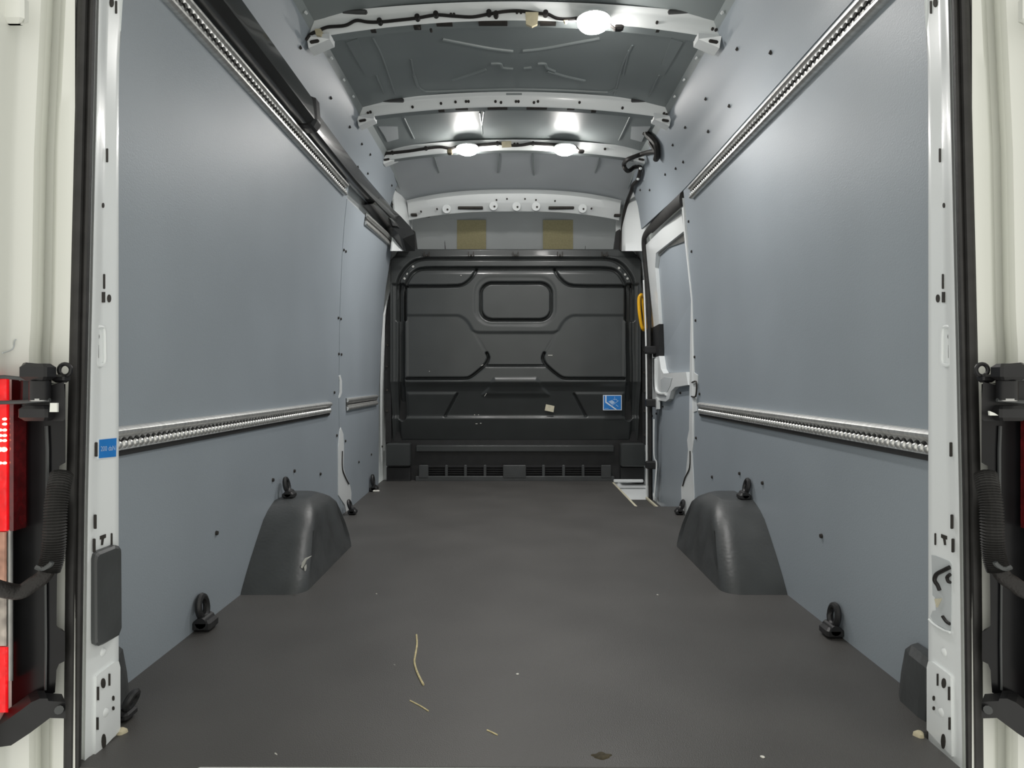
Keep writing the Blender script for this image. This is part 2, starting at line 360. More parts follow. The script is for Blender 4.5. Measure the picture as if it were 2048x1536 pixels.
def bow(Y0, tops, bots, x1=.752, depth=.055, lipd=.0):
    xs = np.linspace(-x1, x1, 41); rings = []
    for x in xs:
        a = abs(x)/x1; zt = tops[0]+(tops[1]-tops[0])*a**2; zb = bots[0]+(bots[1]-bots[0])*a**2
        pts = [(Y0-.014, zt+.018), (Y0-.012, zt+.012), (Y0-.004, zt+.006), (Y0-.002, zt+.001), (Y0, zt-.004), (Y0+.004, zb+.006), (Y0+.010, zb), (Y0+depth, zb+lipd), (Y0+depth+.004, zt+.012), (Y0+.02, zt+.03)]
        rings.append([Vector((x, y, z)) for y, z in pts])
    o = obj('roof_bow', *g_ring_loft(rings), 'white_paint', ceil, smooth=True); o['o0'] = tuple(ceil.location)
    o.data.materials.append(M['roof_primer_bow_shade'])       # white undersides coloured primer grey to stand in for their shade
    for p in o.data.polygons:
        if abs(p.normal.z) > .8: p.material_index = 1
    return o
def sub(parent, name, g, m, smooth=False):
    return obj(name, g[0], g[1], m, parent, smooth)
bow1 = bow(2.48, (2.034, 1.982), (1.996, 1.928)); bow2 = bow(3.27, (2.042, 1.985), (1.997, 1.940)); bow3 = bow(3.90, (2.035, 1.985), (2.000, 1.940), .745)
def bow_slots(b, Y, spans, dy=9, depth=.02):
    for x0, x1, y in spans:
        c = P((x0+x1)/2, y, Y+depth); 
        sub(b, 'slot', g_box(c, ((x1-x0)*Y/F, .02, dy*Y/F*.8)), 'hole_dark')
bow_slots(bow1, 2.48, [(873,905,48),(957,1015,47),(1080,1112,47),(828,842,55),(742,752,61),(1312,1325,60)], 6)
bow_slots(bow2, 3.27, [(911,936,217),(975,1015,216),(1053,1094,216),(1134,1160,217),(877,889,221),(1182,1192,222)], 5)
bow_slots(bow3, 3.90, [(983,1015,298),(1048,1081,298)], 4)
def bow_dots(b, Y, pts, r=.006):
    for x, y in pts:
        c = P(x, y, Y); sub(b, 'hole', g_cyl(c+Vector((0, -.004, 0)), c+Vector((0, .01, 0)), r, 10), 'hole_dark')
bow_dots(bow1, 2.479, [(902,29),(908,29),(1034,25),(1042,25),(1314,45),(1425,58),(1432,60),(862,60),(836,54)], .005)
bow_dots(bow2, 3.269, [(736,226),(741,224),(825,214),(882,207),(911,204),(932,203),(937,203),(991,203),(1002,205),(1032,203),(1037,203),(1068,205),(1076,203),(1159,205),(1245,216),(1328,227),(1333,229)], .006)
bow_dots(bow3, 3.899, [(1029,288),(1035,288),(1210,298)], .007)
# dark blocks as the shade in the bow-top pockets, and flared end brackets
for b, Y, L, R, yl in ((bow1, 2.48, (684,735), (1335,1398), 30), (bow2, 3.27, (765,808), (1262,1305), 206), (bow3, 3.9, (804,838), (1226,1262), 290)):
    for x0, x1 in (L, R):
        c = P((x0+x1)/2, yl-5, Y-.006)
        sub(b, 'pocket', g_rbox(c, ((x1-x0)*Y/F, .03, 7*Y/F), .005), 'alu_dark')
for b, Y, xl, y0, y1 in ((bow1, 2.47, 613, 72, 96), (bow2, 3.26, 713, 232, 252), (bow3, 3.89, 763, 312, 328)):
    for s in (-1, 1):
        lat = (VX-xl); q = [P(VX+s*(lat), y0, Y), P(VX+s*(lat-4), y1, Y+.02), P(VX+s*(lat-46*2.48/Y), y0+6, Y+.03), P(VX+s*(lat-46*2.48/Y), y0-6, Y)]
        br = sub(b, 'end_bracket', g_prism(q, (0, .07, .004)), 'white_paint')
        c = P(VX+s*(lat-16*2.48/Y), (y0+y1)/2-1, Y-.002)
        sub(b, 'slot', g_rbox(c, (.034, .01, .012), .004, Matrix.Rotation(s*.18, 3, 'Y')), 'hole_dark')
# front header
xs = np.linspace(-.71, .71, 41); rings = []
for x in xs:
    a = (abs(x)/.71)**2.6
    z1 = 1.937-.072*a; z2 = 1.878-.05*a; z3 = 1.835-.06*a
    rings.append([Vector((x, y, z)) for y, z in ((4.54, z1+.015), (4.57, z1+.008), (4.585, z1), (4.60, z2+.008), (4.606, z2), (4.65, z3), (4.66, z3), (4.72, z3+.03), (4.70, z1+.02))])
hd = obj('front_header', *g_ring_loft(rings), 'white_paint', ceil, smooth=True); hd['o0'] = tuple(ceil.location)
for x0, x1, y in ((916, 966, 416), (1097, 1148, 416), (822, 834, 430), (1228, 1241, 431)):
    sub(hd, 'slot', g_rbox(P((x0+x1)/2, y, 4.625), ((x1-x0)*.00335, .03, .016), .003), 'hole_dark')
for x, y in ((893,418),(987,412),(1033,413),(1072,413),(1165,417)):
    sub(hd, 'boss', g_cyl(P(x, y, 4.605), P(x, y, 4.65), .028, 14, .034), 'white_paint', True)
    sub(hd, 'hole', g_cyl(P(x+2, y+1, 4.602), P(x+2, y+1, 4.64), .007, 8), 'hole_dark')
bow_dots(hd, 4.595, [(874,418),(842,423),(993,400),(1014,398),(1050,398),(1072,400),(1183,417),(1110,402)], .006)
# cab roof lining seen above the bulkhead
rows = [[Vector((x, 4.80+.35*math.sin(t*1.5), 1.98-.55*t-.10*(abs(x)/.8)**3)) for x in np.linspace(-.95, .95, 21)] for t in np.linspace(0, 1, 9)]
cab = obj('cab_lining', *g_slab(rows, Vector((0, .02, .01))), 'cab_grey', ceil, smooth=True); cab['o0'] = tuple(ceil.location)
obj('cab_closing', *g_box((0, 5.45, 1.0), (2.1, .02, 2.3)), 'black_plastic', ceil)
def cab_pt(px, py):
    Y = 5.1
    for _ in range(30):
        z = H+(VY-py)*Y/F; t = max(0, min(1, (1.98-z)/.55)); Y = .6*Y+.4*(4.80+.35*math.sin(t*1.5)-.016)
    return P(px, py, Y)
for x0, x1 in ((914, 972), (1086, 1146)):
    rows = [[cab_pt(x0+(x1-x0)*i/4, 440+64*j/6) for i in range(5)] for j in range(7)]
    sub(cab, 'tan_pad', g_slab(rows, Vector((0, .004, 0))), 'tan_pad')
for x0, x1 in ((886, 891), (1174, 1170)):
    sub(cab, 'seam', g_tube([cab_pt(x0+(x1-x0)*j/5, 430+75*j/5) for j in range(6)], .003, 6), 'hole_dark')
sub(cab, 'trim_clip', g_rbox(cab_pt(856, 434)+Vector((0, -.05, 0)), (.055, .03, .028), .01), 'brown_bit')

# ------------------------------------------------------------------ bulkhead
BY = 4.70
bh = empty('bulkhead', (0, BY, 0), 'black pressed steel partition wall at the front of the load bay', 'partition')
def seg_d(X, Y, pts, closed=False):
    D = np.full(X.shape, 1e9); n = len(pts)
    for i in range(n if closed else n-1):
        (ax, ay), (bx, by) = pts[i], pts[(i+1) % n]
        dx, dy = bx-ax, by-ay; t = np.clip(((X-ax)*dx+(Y-ay)*dy)/(dx*dx+dy*dy+1e-9), 0, 1)
        D = np.minimum(D, np.hypot(X-ax-t*dx, Y-ay-t*dy))
    return D
def inside(X, Y, pts):
    c = np.zeros(X.shape, bool); n = len(pts)
    for i in range(n):
        (ax, ay), (bx, by) = pts[i], pts[(i+1) % n]
        if ay == by: continue
        c ^= ((ay > Y) != (by > Y)) & (X < (bx-ax)*(Y-ay)/(by-ay)+ax)
    return c
def sp2(pts, k=4, closed=False): return [(p.x, p.y) for p in smooth_path([(x, y, 0) for x, y in pts], k, closed)]
def mir(pts): return [(2*1031-x, y) for x, y in pts]
def rrect(x0, x1, y0, y1, r, k=6):
    out = []
    for cx, cy, a0 in ((x1-r, y0+r, -90), (x1-r, y1-r, 0), (x0+r, y1-r, 90), (x0+r, y0+r, 180)):
        for i in range(k+1):
            a = math.radians(a0+90*i/k); out.append((cx+r*math.cos(a), cy+r*math.sin(a)))
    return out
px = np.arange(783, 1280.1, 1.5); py = np.arange(501, 889.1, 1.5)
GX, GY = np.meshgrid(px, py)
hgt = np.zeros(GX.shape)                # metres towards the viewer
def groove(pts, width, depth, closed=False):
    global hgt
    d = seg_d(GX, GY, pts, closed); t = np.clip((width-d)/min(width, 2.6), 0, 1); hgt = hgt-depth*(t*t*(3-2*t))
def plateau(pts, height, edge):
    global hgt
    d = seg_d(GX, GY, pts, True); s_ = np.where(inside(GX, GY, pts), d, -d); t = np.clip((s_+edge)/(2*edge), 0, 1); hgt = hgt+height*(t*t*(3-2*t))
outer = [(797,640),(797,600),(798,566),(808,545),(826,527),(849,519.5),(880,519)]
outer = sp2(outer)+[(p[0], p[1]) for p in reversed(mir(sp2(outer)))]
inner = [(812,640),(812,600),(813,574),(820,559),(829,547),(843,540),(870,538.5)]
inner = sp2(inner)+[(p[0], p[1]) for p in reversed(mir(sp2(inner)))]
lobe_u = sp2([(953,541),(946,555),(934,567),(920,573),(890,574.5)])+[(815,574.5)]
lobe_m = [(815,632)]+sp2([(905,632),(920,633),(935,643),(948,664),(962,686),(974,707),(977,718),(970,731),(952,747),(938,756),(925,757.5)])+[(815,757.5)]
plateau([(820,545),(1242,545),(1254,580),(1254,770),(808,770),(808,580)], .012, 6)
groove(outer, 4.2, .045); groove(inner, 4.2, .045)
for f in (lambda p: p, mir):
    groove(f(lobe_u), 3.6, .042)
    plateau(f(lobe_m), -.008, 3.5)
    groove(f(sp2([(974,707),(977,718),(970,731),(952,747),(938,756),(925,757.5)])+[(815,757.5)]), 3.4, .042)
    groove(f([(805,575),(805,700),(803,835)]), 8, .060)
    plateau(f([(815,786),(914,786),(889,834),(815,834)]), .009, 3)
    groove(f([(914,788),(889,833)]), 3, .02)
    plateau(f([(786,570),(798,570),(798,885),(786,885)]), -.02, 3)
plateau(rrect(950, 1111, 555, 652, 34), -.005, 4)
groove(rrect(962, 1102, 568, 641, 22), 3.6, .042, True)
plateau(sp2([(948,664),(958,666)])+[(1104,666),(1114,664),(1086,712),(1090,731),(972,731),(976,712)], -.010, 4)
groove([(974,732),(1088,732)], 3.2, .024)
plateau([(990,757),(1072,757),(1098,790),(965,790)], .010, 4)
# lower part leans away towards the cab, then the skirt
hgt = hgt-.075*np.clip((GY-764)/66, 0, 1)**0.8
st = np.clip((GY-833)/3.0, 0, 1); hgt = hgt+.014*st-.05*np.clip((GY-838)/46, 0, 1)
hgt = hgt-.03*np.clip((GY-880)/8, 0, 1)**2
hgt = hgt-.012*np.clip((517-GY)/3, 0, 1)
keep = ~(((GX < 800) & (GY < 501+(800-GX)*1.2)) | ((GX > 1262) & (GY < 501+(GX-1262)*1.2)))
k_ = BY/F
V = np.stack([(GX-VX)*k_, BY-.04-hgt, H+(VY-GY)*k_], -1).reshape(-1, 3); nr, nc = GX.shape
idx = np.arange(nr*nc).reshape(nr, nc); kk = keep[:-1, :-1] & keep[1:, 1:] & keep[:-1, 1:] & keep[1:, :-1]
quads = np.stack([idx[:-1, :-1], idx[:-1, 1:], idx[1:, 1:], idx[1:, :-1]], -1)[kk]
me = bpy.data.meshes.new('pressed_panel')
me.from_pydata([tuple(v) for v in (V-np.array([0, BY, 0])).tolist()], [], quads[:, ::-1].tolist()); me.update()
for p in me.polygons: p.use_smooth = True
me.materials.append(M['black_panel'])
bo = bpy.data.objects.new('pressed_panel', me); link(bo, bh)
smod = bo.modifiers.new('thick', 'SOLIDIFY'); smod.thickness = .004; smod.offset = -1
def panel_y(x0, x1, y0, y1):
    k = (GX >= x0) & (GX <= x1) & (GY >= y0) & (GY <= y1); return BY-.04-hgt[k].max()-.003
def bhp(pts, Y): return [P(x, y, Y) for x, y in pts]
obj('backing_sheet', *g_prism(bhp([(776,962),(771,880),(771,700),(776,600),(786,560),(790,512),(800,502),(1262,502),(1276,512),(1281,560),(1285,640),(1288,880),(1288,970),(1238,962)], 4.77), (0, .012, 0)), 'black_plastic', bh)
for pts in ([(772,885),(768,780),(769,700),(776,600),(784,600),(782,700),(782,885)], [(1280,600),(1284,700),(1285,890),(1296,890),(1296,700),(1291,600)]):
    obj('side_flange', *g_prism(bhp(pts, 4.70), (0, .02, 0)), 'black_plastic', bh)
for x, y in ((775,690),(774,733),(774,780),(774,822),(1288,700),(1288,745),(1289,782),(1289,822),(1290,870)):
    obj('bolt', *g_cyl(P(x, y, 4.70), P(x, y, 4.685), .010, 8, .008), 'hole_dark', bh)
obj('top_rail', *g_rbox(P(1031, 500.5, 4.69), (1.44, .03, .010), .003), 'black_panel', bh)
for x in (853, 942, 1031, 1120, 1209):
    cl = obj('wire_clip', *join(g_rbox(P(x, 511, 4.655), (.016, .016, .016), .004), g_box(P(x-5, 508, 4.655), (.006, .014, .030)), g_box(P(x+5, 508, 4.655), (.006, .014, .030))), 'hole_dark', bh)
for x, y in ((826,533),(815,548),(809,557),(1238,536),(1250,549),(1255,557)):
    obj('bolt', *g_cyl(P(x, y, 4.69), P(x, y, 4.655), .011, 10, .008), 'steel', bh)
for s in (-1, 1):
    fx = (lambda x: x) if s < 0 else (lambda x: 2062-x)
    obj('corner_gusset', *g_prism(bhp([(fx(787),600),(fx(786),520),(fx(794),504),(fx(818),503),(fx(818),515),(fx(802),540),(fx(797),600)], 4.715), (0, .02, 0)), 'black_panel', bh)
    obj('foot_box', *g_rbox(P(fx(798), 909, 4.72), (.165, .08, .16), .01), 'black_panel', bh)
    obj('foot_plate', *g_rbox(P(fx(798), 948, 4.75), (.165, .05, .105), .006), 'black_plastic', bh)
    obj('cab_trim', *g_prism(bhp([(fx(822),458),(fx(829),462),(fx(834),500),(fx(818),500),(fx(818),470)], 4.74), (0, .05, 0)), 'black_plastic', bh)
for x, y, dx, dy in ((962,731,4,-2),(960,846,3,0),(951,847,4,0),(858,742,1.5,0),(921,550,2,0),(1096,710,9,0),(973,786,-4,6),(948,829,2,0),(956,829,2,0)):
    yy = panel_y(x-5, x+10, y-4, y+7); obj('scratch', *g_prism([P(x, y, yy), P(x+dx, y+dy, yy), P(x+dx, y+dy+1.0, yy), P(x, y+1.0, yy)], (0, .002, 0)), 'white_bit', bh)
# recess above the floor with louvred vents
obj('recess_back', *g_box(P(1030, 905, 4.80), (1.44, .01, .30)), 'black_plastic', bh)
obj('recess_ledge', *g_rbox(P(1030, 898, 4.70)+Vector((0, .05, 0)), (1.36, .06, .045), .006), 'black_panel', bh)
obj('kick_plate', *g_rbox(P(1030, 957, 4.745), (1.37, .02, .034), .003), 'arch_plastic', bh)
for x0, x1, yt in ((838, 857, 930), (1006, 1052, 930), (1202, 1222, 930)):
    obj('vent_block', *g_rbox(P((x0+x1)/2, 943, 4.745), ((x1-x0)*.00345, .025, .09), .004), 'arch_plastic', bh)
for x in (893, 931, 970, 1087, 1127, 1166):
    obj('vent_divider', *g_rbox(P(x, 942, 4.75), (.02, .02, .085), .004), 'arch_plastic', bh)
for k in range(5):
    for x0, x1 in ((857, 1006), (1052, 1202)):
        obj('louvre', *g_box(P((x0+x1)/2, 933+4.5*k, 4.765), ((x1-x0)*.00345, .02, .004), Matrix.Rotation(.5, 3, 'X')), 'black_plastic', bh)
# stickers on the bulkhead
def flat(name, pts, Y, m, parent, th=.0015): return obj(name, *g_prism([P(x, y, Y) for x, y in pts], (0, th, 0)), m, parent)
SY = panel_y(1206, 1244, 790, 821)
st1 = empty('blue_sticker', P(1224, 820, SY), 'blue square sticker with white border and diagonal line on the black bulkhead', 'sticker')
flat('border', [(1206,790),(1243.5,790),(1243.5,820.5),(1206,820.5)], SY, 'sticker_white', st1)
flat('print_field', [(1207.5,791.5),(1242,791.5),(1242,819),(1207.5,819)], SY-.0012, 'sticker_blue', st1)
flat('print_line', [(1210.5,791.5),(1213,791.5),(1213,803.5),(1234,819),(1230.5,819),(1210.5,805)], SY-.002, 'sticker_white', st1)
for a in ([(1218,804),(1224,800),(1230,805),(1224,809)], [(1229,793),(1229.6,793),(1229.6,800),(1229,800)], [(1222,812),(1237,801),(1237.6,801.6),(1222.6,812.6)], [(1232,809),(1237,813),(1236.4,813.8),(1231.4,809.8)], [(1217,803),(1223,800.6),(1223,801.3),(1217,803.8)], [(1226,798),(1233,798),(1236,803),(1235,803),(1232.5,799),(1226.5,799)]):
    flat('print_figure', a, SY-.002, 'sticker_pale', st1)
for i in range(1): pass
flat('print_figure', [(1209,816.8),(1217,816.8),(1217,817.5),(1209,817.5)], SY-.002, 'sticker_pale', st1)
ln = flat('paper_label', [(1092,808.5),(1109,812),(1107,824.5),(1089.5,821)], panel_y(1089, 1109, 808, 825), 'cream', None)
tag(ln, 'small cream paper label stuck crookedly on the lower black bulkhead', 'label')

# ------------------------------------------------------------------ grab handle
gh = smooth_path([P(1282, 590, 4.52), P(1278, 598, 4.52), P(1279, 625, 4.515), P(1283, 650, 4.52), P(1287, 659, 4.53), P(1291, 656, 4.56), P(1290, 640, 4.58), P(1287, 612, 4.58), P(1286, 594, 4.56)], 5, True)
o = obj('grab_handle', *g_tube(gh, .0115, 10, True), 'yellow', None, True); tag(o, 'yellow plastic grab handle beside the sliding door seal', 'handle')

# ------------------------------------------------------------------ load rails
def rail(y0, y1, zc, side, label, group='aluminium load rails on the side walls', name='load_rail', hh=.033, prot=.022, pitch=.0254, low=False):
    """airline track: two rounded ridges with a scalloped slot between them"""
    yc = (y0+y1)/2
    def fr(Y):
        x0 = side*wall_x(zc, Y); e = .02; s = (wall_x(zc+e, Y)-wall_x(zc-e, Y))/(2*e)
        up = Vector((side*s, 0, 1)).normalized(); n = Vector((-side, 0, s)).normalized()
        return Vector((x0, Y, zc)), up, n
    root = empty(name, fr(yc)[0], label, 'load rail', group)
    ys = list(np.linspace(y0, y1, max(2, int((y1-y0)/.15))))
    def ridge(v0, k=1.0):
        prof = [(-.011, 0), (-.0115, .4), (-.008, .8), (-.003, 1), (.003, 1), (.008, .8), (.0115, .4), (.011, 0)]
        rings = []
        for Y in ys:
            c, up, n = fr(Y); rings.append([c+up*(v0+a)+n*(b*prot*k) for a, b in prof])
        return g_ring_loft(rings)
    obj('base_strip', *g_ring_loft([[fr(Y)[0]+fr(Y)[1]*a+fr(Y)[2]*b for a, b in ((-hh, 0), (hh, 0), (hh, .004), (-hh, .004))] for Y in ys]), 'alu_dark', root)
    obj('ridge', *ridge(hh-.011), 'aluminium', root, True)
    if low: obj('ridge', *ridge(-hh+.011, .45), 'alu_dark', root, True)     # shade under the rail put into the ridge colour
    else: obj('ridge', *ridge(-hh+.011), 'aluminium', root, True)
    # scalloped lips of the slot
    for sgn, nm in ((1, 'slot_lip'), (-1, 'slot_lip')):
        rows = []; n = int((y1-y0)/pitch); K = 6
        for i in range(n*K+1):
            Y = y0+(y1-y0)*i/(n*K); t = (i % K)/K
            c, up, nn = fr(Y); wv = .0035+.0065*abs(math.sin(math.pi*t))
            rows.append([c+up*(sgn*.0185)+nn*(prot*.72), c+up*(sgn*wv)+nn*(prot*.60), c+up*(sgn*wv)+nn*(prot*.30)])
        obj(nm, *g_grid(rows), 'aluminium', root)
    if low:
        gs = []; n = int((y1-y0)/.0225)
        for i in range(n):
            c, up, nn = fr(y0+.011+i*.0225); c = c-up*.0065+nn*(prot*.62); rr = []
            for q, d in ((1.0, 0), (.86, .5), (.5, .87), (.12, 1.0)):
                rr.append([c+Vector((0, 1, 0))*(.0098*q*math.cos(t))+up*(.0098*q*math.sin(t))+nn*(.0075*d) for t in np.linspace(0, 2*math.pi, 9)[:-1]])
            gs.append(g_ring_loft(rr))
        o = obj('scallop_pad', *join(*gs), 'aluminium', root, True); o['kind'] = 'stuff'
    return root
rail(1.36, 3.30, .557, -1, 'long aluminium load rail low on the left wall, behind the blue capacity sticker', low=True)
rail(1.36, 3.28, .555, 1, 'long aluminium load rail low on the right wall above the wheel arch', low=True)
rail(1.36, 3.44, 1.650, -1, 'long aluminium load rail high on the left wall just below the black cable duct')
rail(1.36, 3.30, 1.597, 1, 'long aluminium load rail high on the right wall')
rail(3.66, 4.50, .565, -1, 'short aluminium load rail low on the left wall beside the bulkhead', 'short front load rails', prot=.016)
rail(3.86, 4.55, 1.60, -1, 'short aluminium load rail high on the left wall under the cable duct end', 'short front load rails', prot=.016)

# ------------------------------------------------------------------ cable duct, left
cdct = empty('cable_duct', (-.83, 3.0, 1.72), 'long black plastic cable duct running high along the left wall to the bulkhead', 'cable duct')
def duct(y0, y1, big, m, name):
    rings = []
    for Y in np.linspace(y0, y1, 8):
        x = wall_x(1.70, Y); xt = wall_x(1.78, Y)
        pr = [(x-.001, 1.692), (x-.038, 1.692), (x-.046, 1.698), (x-.052-big, 1.712), (x-.053-big, 1.722), (xt-.026-big*.6, 1.778+big), (xt-.012, 1.790+big), (xt-.001, 1.793+big), (x-.001, 1.73)]
        rings.append([Vector((-a, Y, z)) for a, z in pr])
    return obj(name, *g_ring_loft(rings), m, cdct, True)
duct(1.30, 2.72, .012, 'duct_plastic', 'duct_cover'); duct(2.74, 4.42, -.004, 'duct_plastic', 'duct_cover')
rings = []
for Y in (2.68, 2.70, 2.75, 2.77):
    x = wall_x(1.69, Y); xt = wall_x(1.80, Y); k = .006 if Y in (2.70, 2.75) else 0
    pr = [(x, 1.688-k), (x-.042-k, 1.688-k), (x-.052-k, 1.695-k), (x-.066-k, 1.714), (x-.066-k, 1.724), (xt-.026-k, 1.796+k), (xt-.005, 1.806+k)]
    rings.append([Vector((-a, Y, z)) for a, z in pr])
obj('joint_collar', *g_ring_loft(rings), 'black_plastic', cdct)
q = [wall_hit(x, y, .043) if x < 800 else P(x, y, Y) for x, y, Y in ((760,395,4.15),(799,430,4.25),(822,455,4.40),(829,468,4.42),(830,502,4.52),(812,502,4.50),(806,477,4.40),(785,455,4.28),(745,408,4.1))]
obj('duct_end', *g_prism(q, (-.06, .03, .0)), 'duct_plastic', cdct)

# ------------------------------------------------------------------ interior lamps
def lamp(px, py, Y, r, label):
    c = P(px, py, Y); root = empty('dome_lamp', c, label, 'ceiling lamp', 'round interior lamps on the roof bows')
    R = Matrix.Rotation(math.radians(-4), 3, 'X')
    def rev(prof, n=24):
        rings = []
        for rr, z in prof: rings.append([c+R @ Vector((rr*math.cos(2*math.pi*k/n), rr*math.sin(2*math.pi*k/n), z)) for k in range(n)])
        return g_ring_loft(rings)
    obj('bezel', *rev([(r*.6, .014), (r*.98, .011), (r*1.05, .005), (r*1.03, .001), (r*.9, .002)]), 'white_paint', root, True)
    obj('lens', *rev([(r*.97, .004), (r*1.0, -.004), (r*.96, -.013), (r*.84, -.022), (r*.62, -.029), (r*.36, -.033), (r*.10, -.035)]), 'lamp_lens', root, True)
    ld = bpy.data.lights.new('lamp_light', 'SPOT'); ld.energy = SPOT; ld.spot_size = math.radians(172); ld.spot_blend = 1.0; ld.shadow_soft_size = .03; ld.color = (1.0, .98, .96)
    lo = bpy.data.objects.new('lamp_light', ld); COL.objects.link(lo); lo.parent = root; lo.location = (0, 0, -.042)
    return root
lamp(1187, 42, 2.445, .058, 'lit round dome lamp on the rearmost roof bow, nearest the open doors')
lamp(935, 297, 3.872, .060, 'lit round dome lamp on the front roof bow, left of the pair')
lamp(1130, 297, 3.872, .060, 'lit round dome lamp on the front roof bow, right of the pair')

# ------------------------------------------------------------------ wiring
def PW(px, py, Y, off=.02):
    p = P(px, py, Y); h = wall_hit(px, py, off); return h if h.y < p.y else p
def cable(name, pts, r, label, cat='cable', clips=(), tapes=(), k=5):
    root = empty(name, pts[0], label, cat)
    obj('lead', *g_tube(smooth_path(pts, k), r, 7), 'cable', root, True)
    for c in clips: obj('clip', *g_cyl(c+Vector((0, -.014, 0)), c+Vector((0, .012, 0)), .0095, 10), 'cable', root)
    return root
cb1 = cable('bow_wiring', [P(x, y, 2.474) for x, y in [(612,80),(622,68),(640,60),(656,54),(690,51),(712,41),(735,44),(760,44),(800,40),(835,36),(872,30),(905,32),(945,34),(978,28),(1010,23),(1040,22),(1080,27),(1095,28),(1115,37),(1140,38),(1165,35)]], .0058,
      'black wire with clips strung across the rearmost white roof bow', clips=[P(x, y, 2.474) for x, y in ((760,44),(872,30),(978,27),(1091,28),(835,36),(992,30))])
obj('lead', *g_tube([P(x, y, 2.45) for x, y in ((1200,27),(1208,35),(1222,52),(1230,58))], .005, 6), 'cable', cb1)
obj('plug', *g_rbox(P(1237, 56, 2.46), (.036, .03, .018), .006), 'cable', cb1)
cb3 = cable('bow_wiring', [P(x, y, 3.89) for x, y in [(763,320),(770,308),(785,306),(820,302),(852,297),(880,294),(902,297),(920,292),(960,290),(995,287),(1005,288),(1025,291),(1045,290),(1066,287),(1100,289),(1135,290),(1148,292),(1158,302)]], .0085,
      'black wire strung across the front roof bow between the two lamps', clips=[P(x, y, 3.89) for x, y in ((852,297),(995,287),(1066,287),(785,306))])
obj('plug', *g_rbox(P(900, 304, 3.88), (.03, .03, .03), .006), 'brown_bit', cb3)
obj('plug', *g_rbox(P(1162, 303, 3.88), (.036, .03, .018), .006), 'cable', cb3)
hn = cable('wiring_harness', [PW(1312, 303, 3.84), PW(1300, 304, 3.84), PW(1285, 308, 3.84), PW(1268, 314, 3.84), PW(1254, 320, 3.86), PW(1248, 328, 4.0), PW(1250, 337, 4.0), PW(1257, 342, 4.02), PW(1268, 335, 4.06), PW(1278, 333, 4.1), PW(1281, 338, 4.14), PW(1278, 352, 4.2), PW(1274, 362, 4.28), PW(1266, 370, 4.36), PW(1263, 382, 4.42), PW(1255, 402, 4.50), PW(1249, 425, 4.56), PW(1246, 450, 4.60), PW(1244, 475, 4.64), PW(1242, 500, 4.66)], .0125,
      'thick black wiring harness looping down the front right roof corner', 'cable', k=6)
obj('lead', *g_tube(smooth_path([PW(1293, 264, 3.75), PW(1297, 272, 3.77), PW(1304, 278, 3.8), PW(1312, 288, 3.86), PW(1314, 300, 3.9), PW(1314, 312, 3.84), PW(1312, 318, 3.86)], 6), .017, 8), 'cable', hn, True)
obj('lead', *g_tube(smooth_path([PW(1300, 284, 3.78), PW(1306, 294, 3.82), PW(1312, 304, 3.88)], 6), .012, 8), 'cable', hn, True)
obj('plug', *g_rbox(PW(1292, 264, 3.74), (.035, .03, .035), .008), 'cable', hn)
for x, y, Y in ((1281, 337, 4.1), (1276, 358, 4.22)): obj('clip', *g_rbox(PW(x, y, Y, .03), (.016, .016, .014), .004), 'white_paint', hn)
def tape(pts, Y, label, m='tape_beige'):
    return tag(obj('tape_patch', *g_prism([P(x, y, Y) for x, y in pts], (0, .012, 0)), m), label, 'tape')
tape([(1051,24),(1077,24),(1075,48),(1064,53),(1052,48)], 2.462, 'beige tape tag wrapped over the wire at the middle of the rearmost bow')
tape([(629,58),(641,57),(645,64),(641,71),(632,70)], 2.466, 'small beige tape patch at the left end of the rearmost bow')
tape([(1003,283),(1022,282),(1023,293),(1004,294)], 3.875, 'beige tape patch at the middle of the front bow between two lamps')
tape([(1127,40),(1136,40),(1134,45),(1130,45)], 2.464, 'tiny beige tape bit on the wire beside the rearmost lamp')

# ------------------------------------------------------------------ wheel arch covers
def arch(s, label):
    root = empty('wheel_arch_cover', (s*.80, 2.58, 0), label, 'wheel arch', 'moulded wheel arch covers')
    rings = []; n = 40
    levels = [(0.0, 1.02), (.012, 1.0), (.05, .975), (.10, .93), (.16, .865), (.20, .80), (.225, .735), (.24, .66), (.247, .52), (.249, .25)]
    for z, k in levels:
        ya = 2.225+.27*(z/.25)**1.15; yb = 2.93-.12*(z/.25)**1.6
        xin = .680+.055*(z/.25)**1.3
        sh = max(0, (z-.2)/.05); ya += .06*sh**2; yb -= .04*sh**2; xin += .045*sh**2
        xo = wall_x(z, 2.5)-.001; r = .06; ring = []
        # wall side -> near corner -> far corner -> wall side
        for i in range(6): ring.append((xo+(xin+r-xo)*i/5, ya))
        for i in range(1, 9):
            a = math.pi/2*i/9; ring.append((xin+r-r*math.sin(a), ya+r-r*math.cos(a)))
        for i in range(13):
            y_ = ya+r+(yb-ya-2*r)*i/12
            rib = .011*(math.sin((y_-2.2)*math.pi*2/.15) > .3)*sm(.02, .05, z)*(1-sm(.15, .2, z))
            ring.append((xin+rib, y_))
        for i in range(1, 9):
            a = math.pi/2*i/9; ring.append((xin+r-r*math.cos(a), yb-r+r*math.sin(a)))
        for i in range(6): ring.append((xin+r+(xo-xin-r)*i/5, yb))
        rings.append([Vector((s*a, b, z)) for a, b in ring])
    obj('moulding', *g_ring_loft(rings), 'arch_plastic', root, True)
    return root
al = arch(-1, 'dark plastic wheel arch cover with a white scrape at the foot of the left wall')
ar = arch(1, 'dark plastic wheel arch cover without a scrape at the foot of the right wall')
def archp(px, py, o=.004):
    Y = 2.35; return P(px, py, Y)
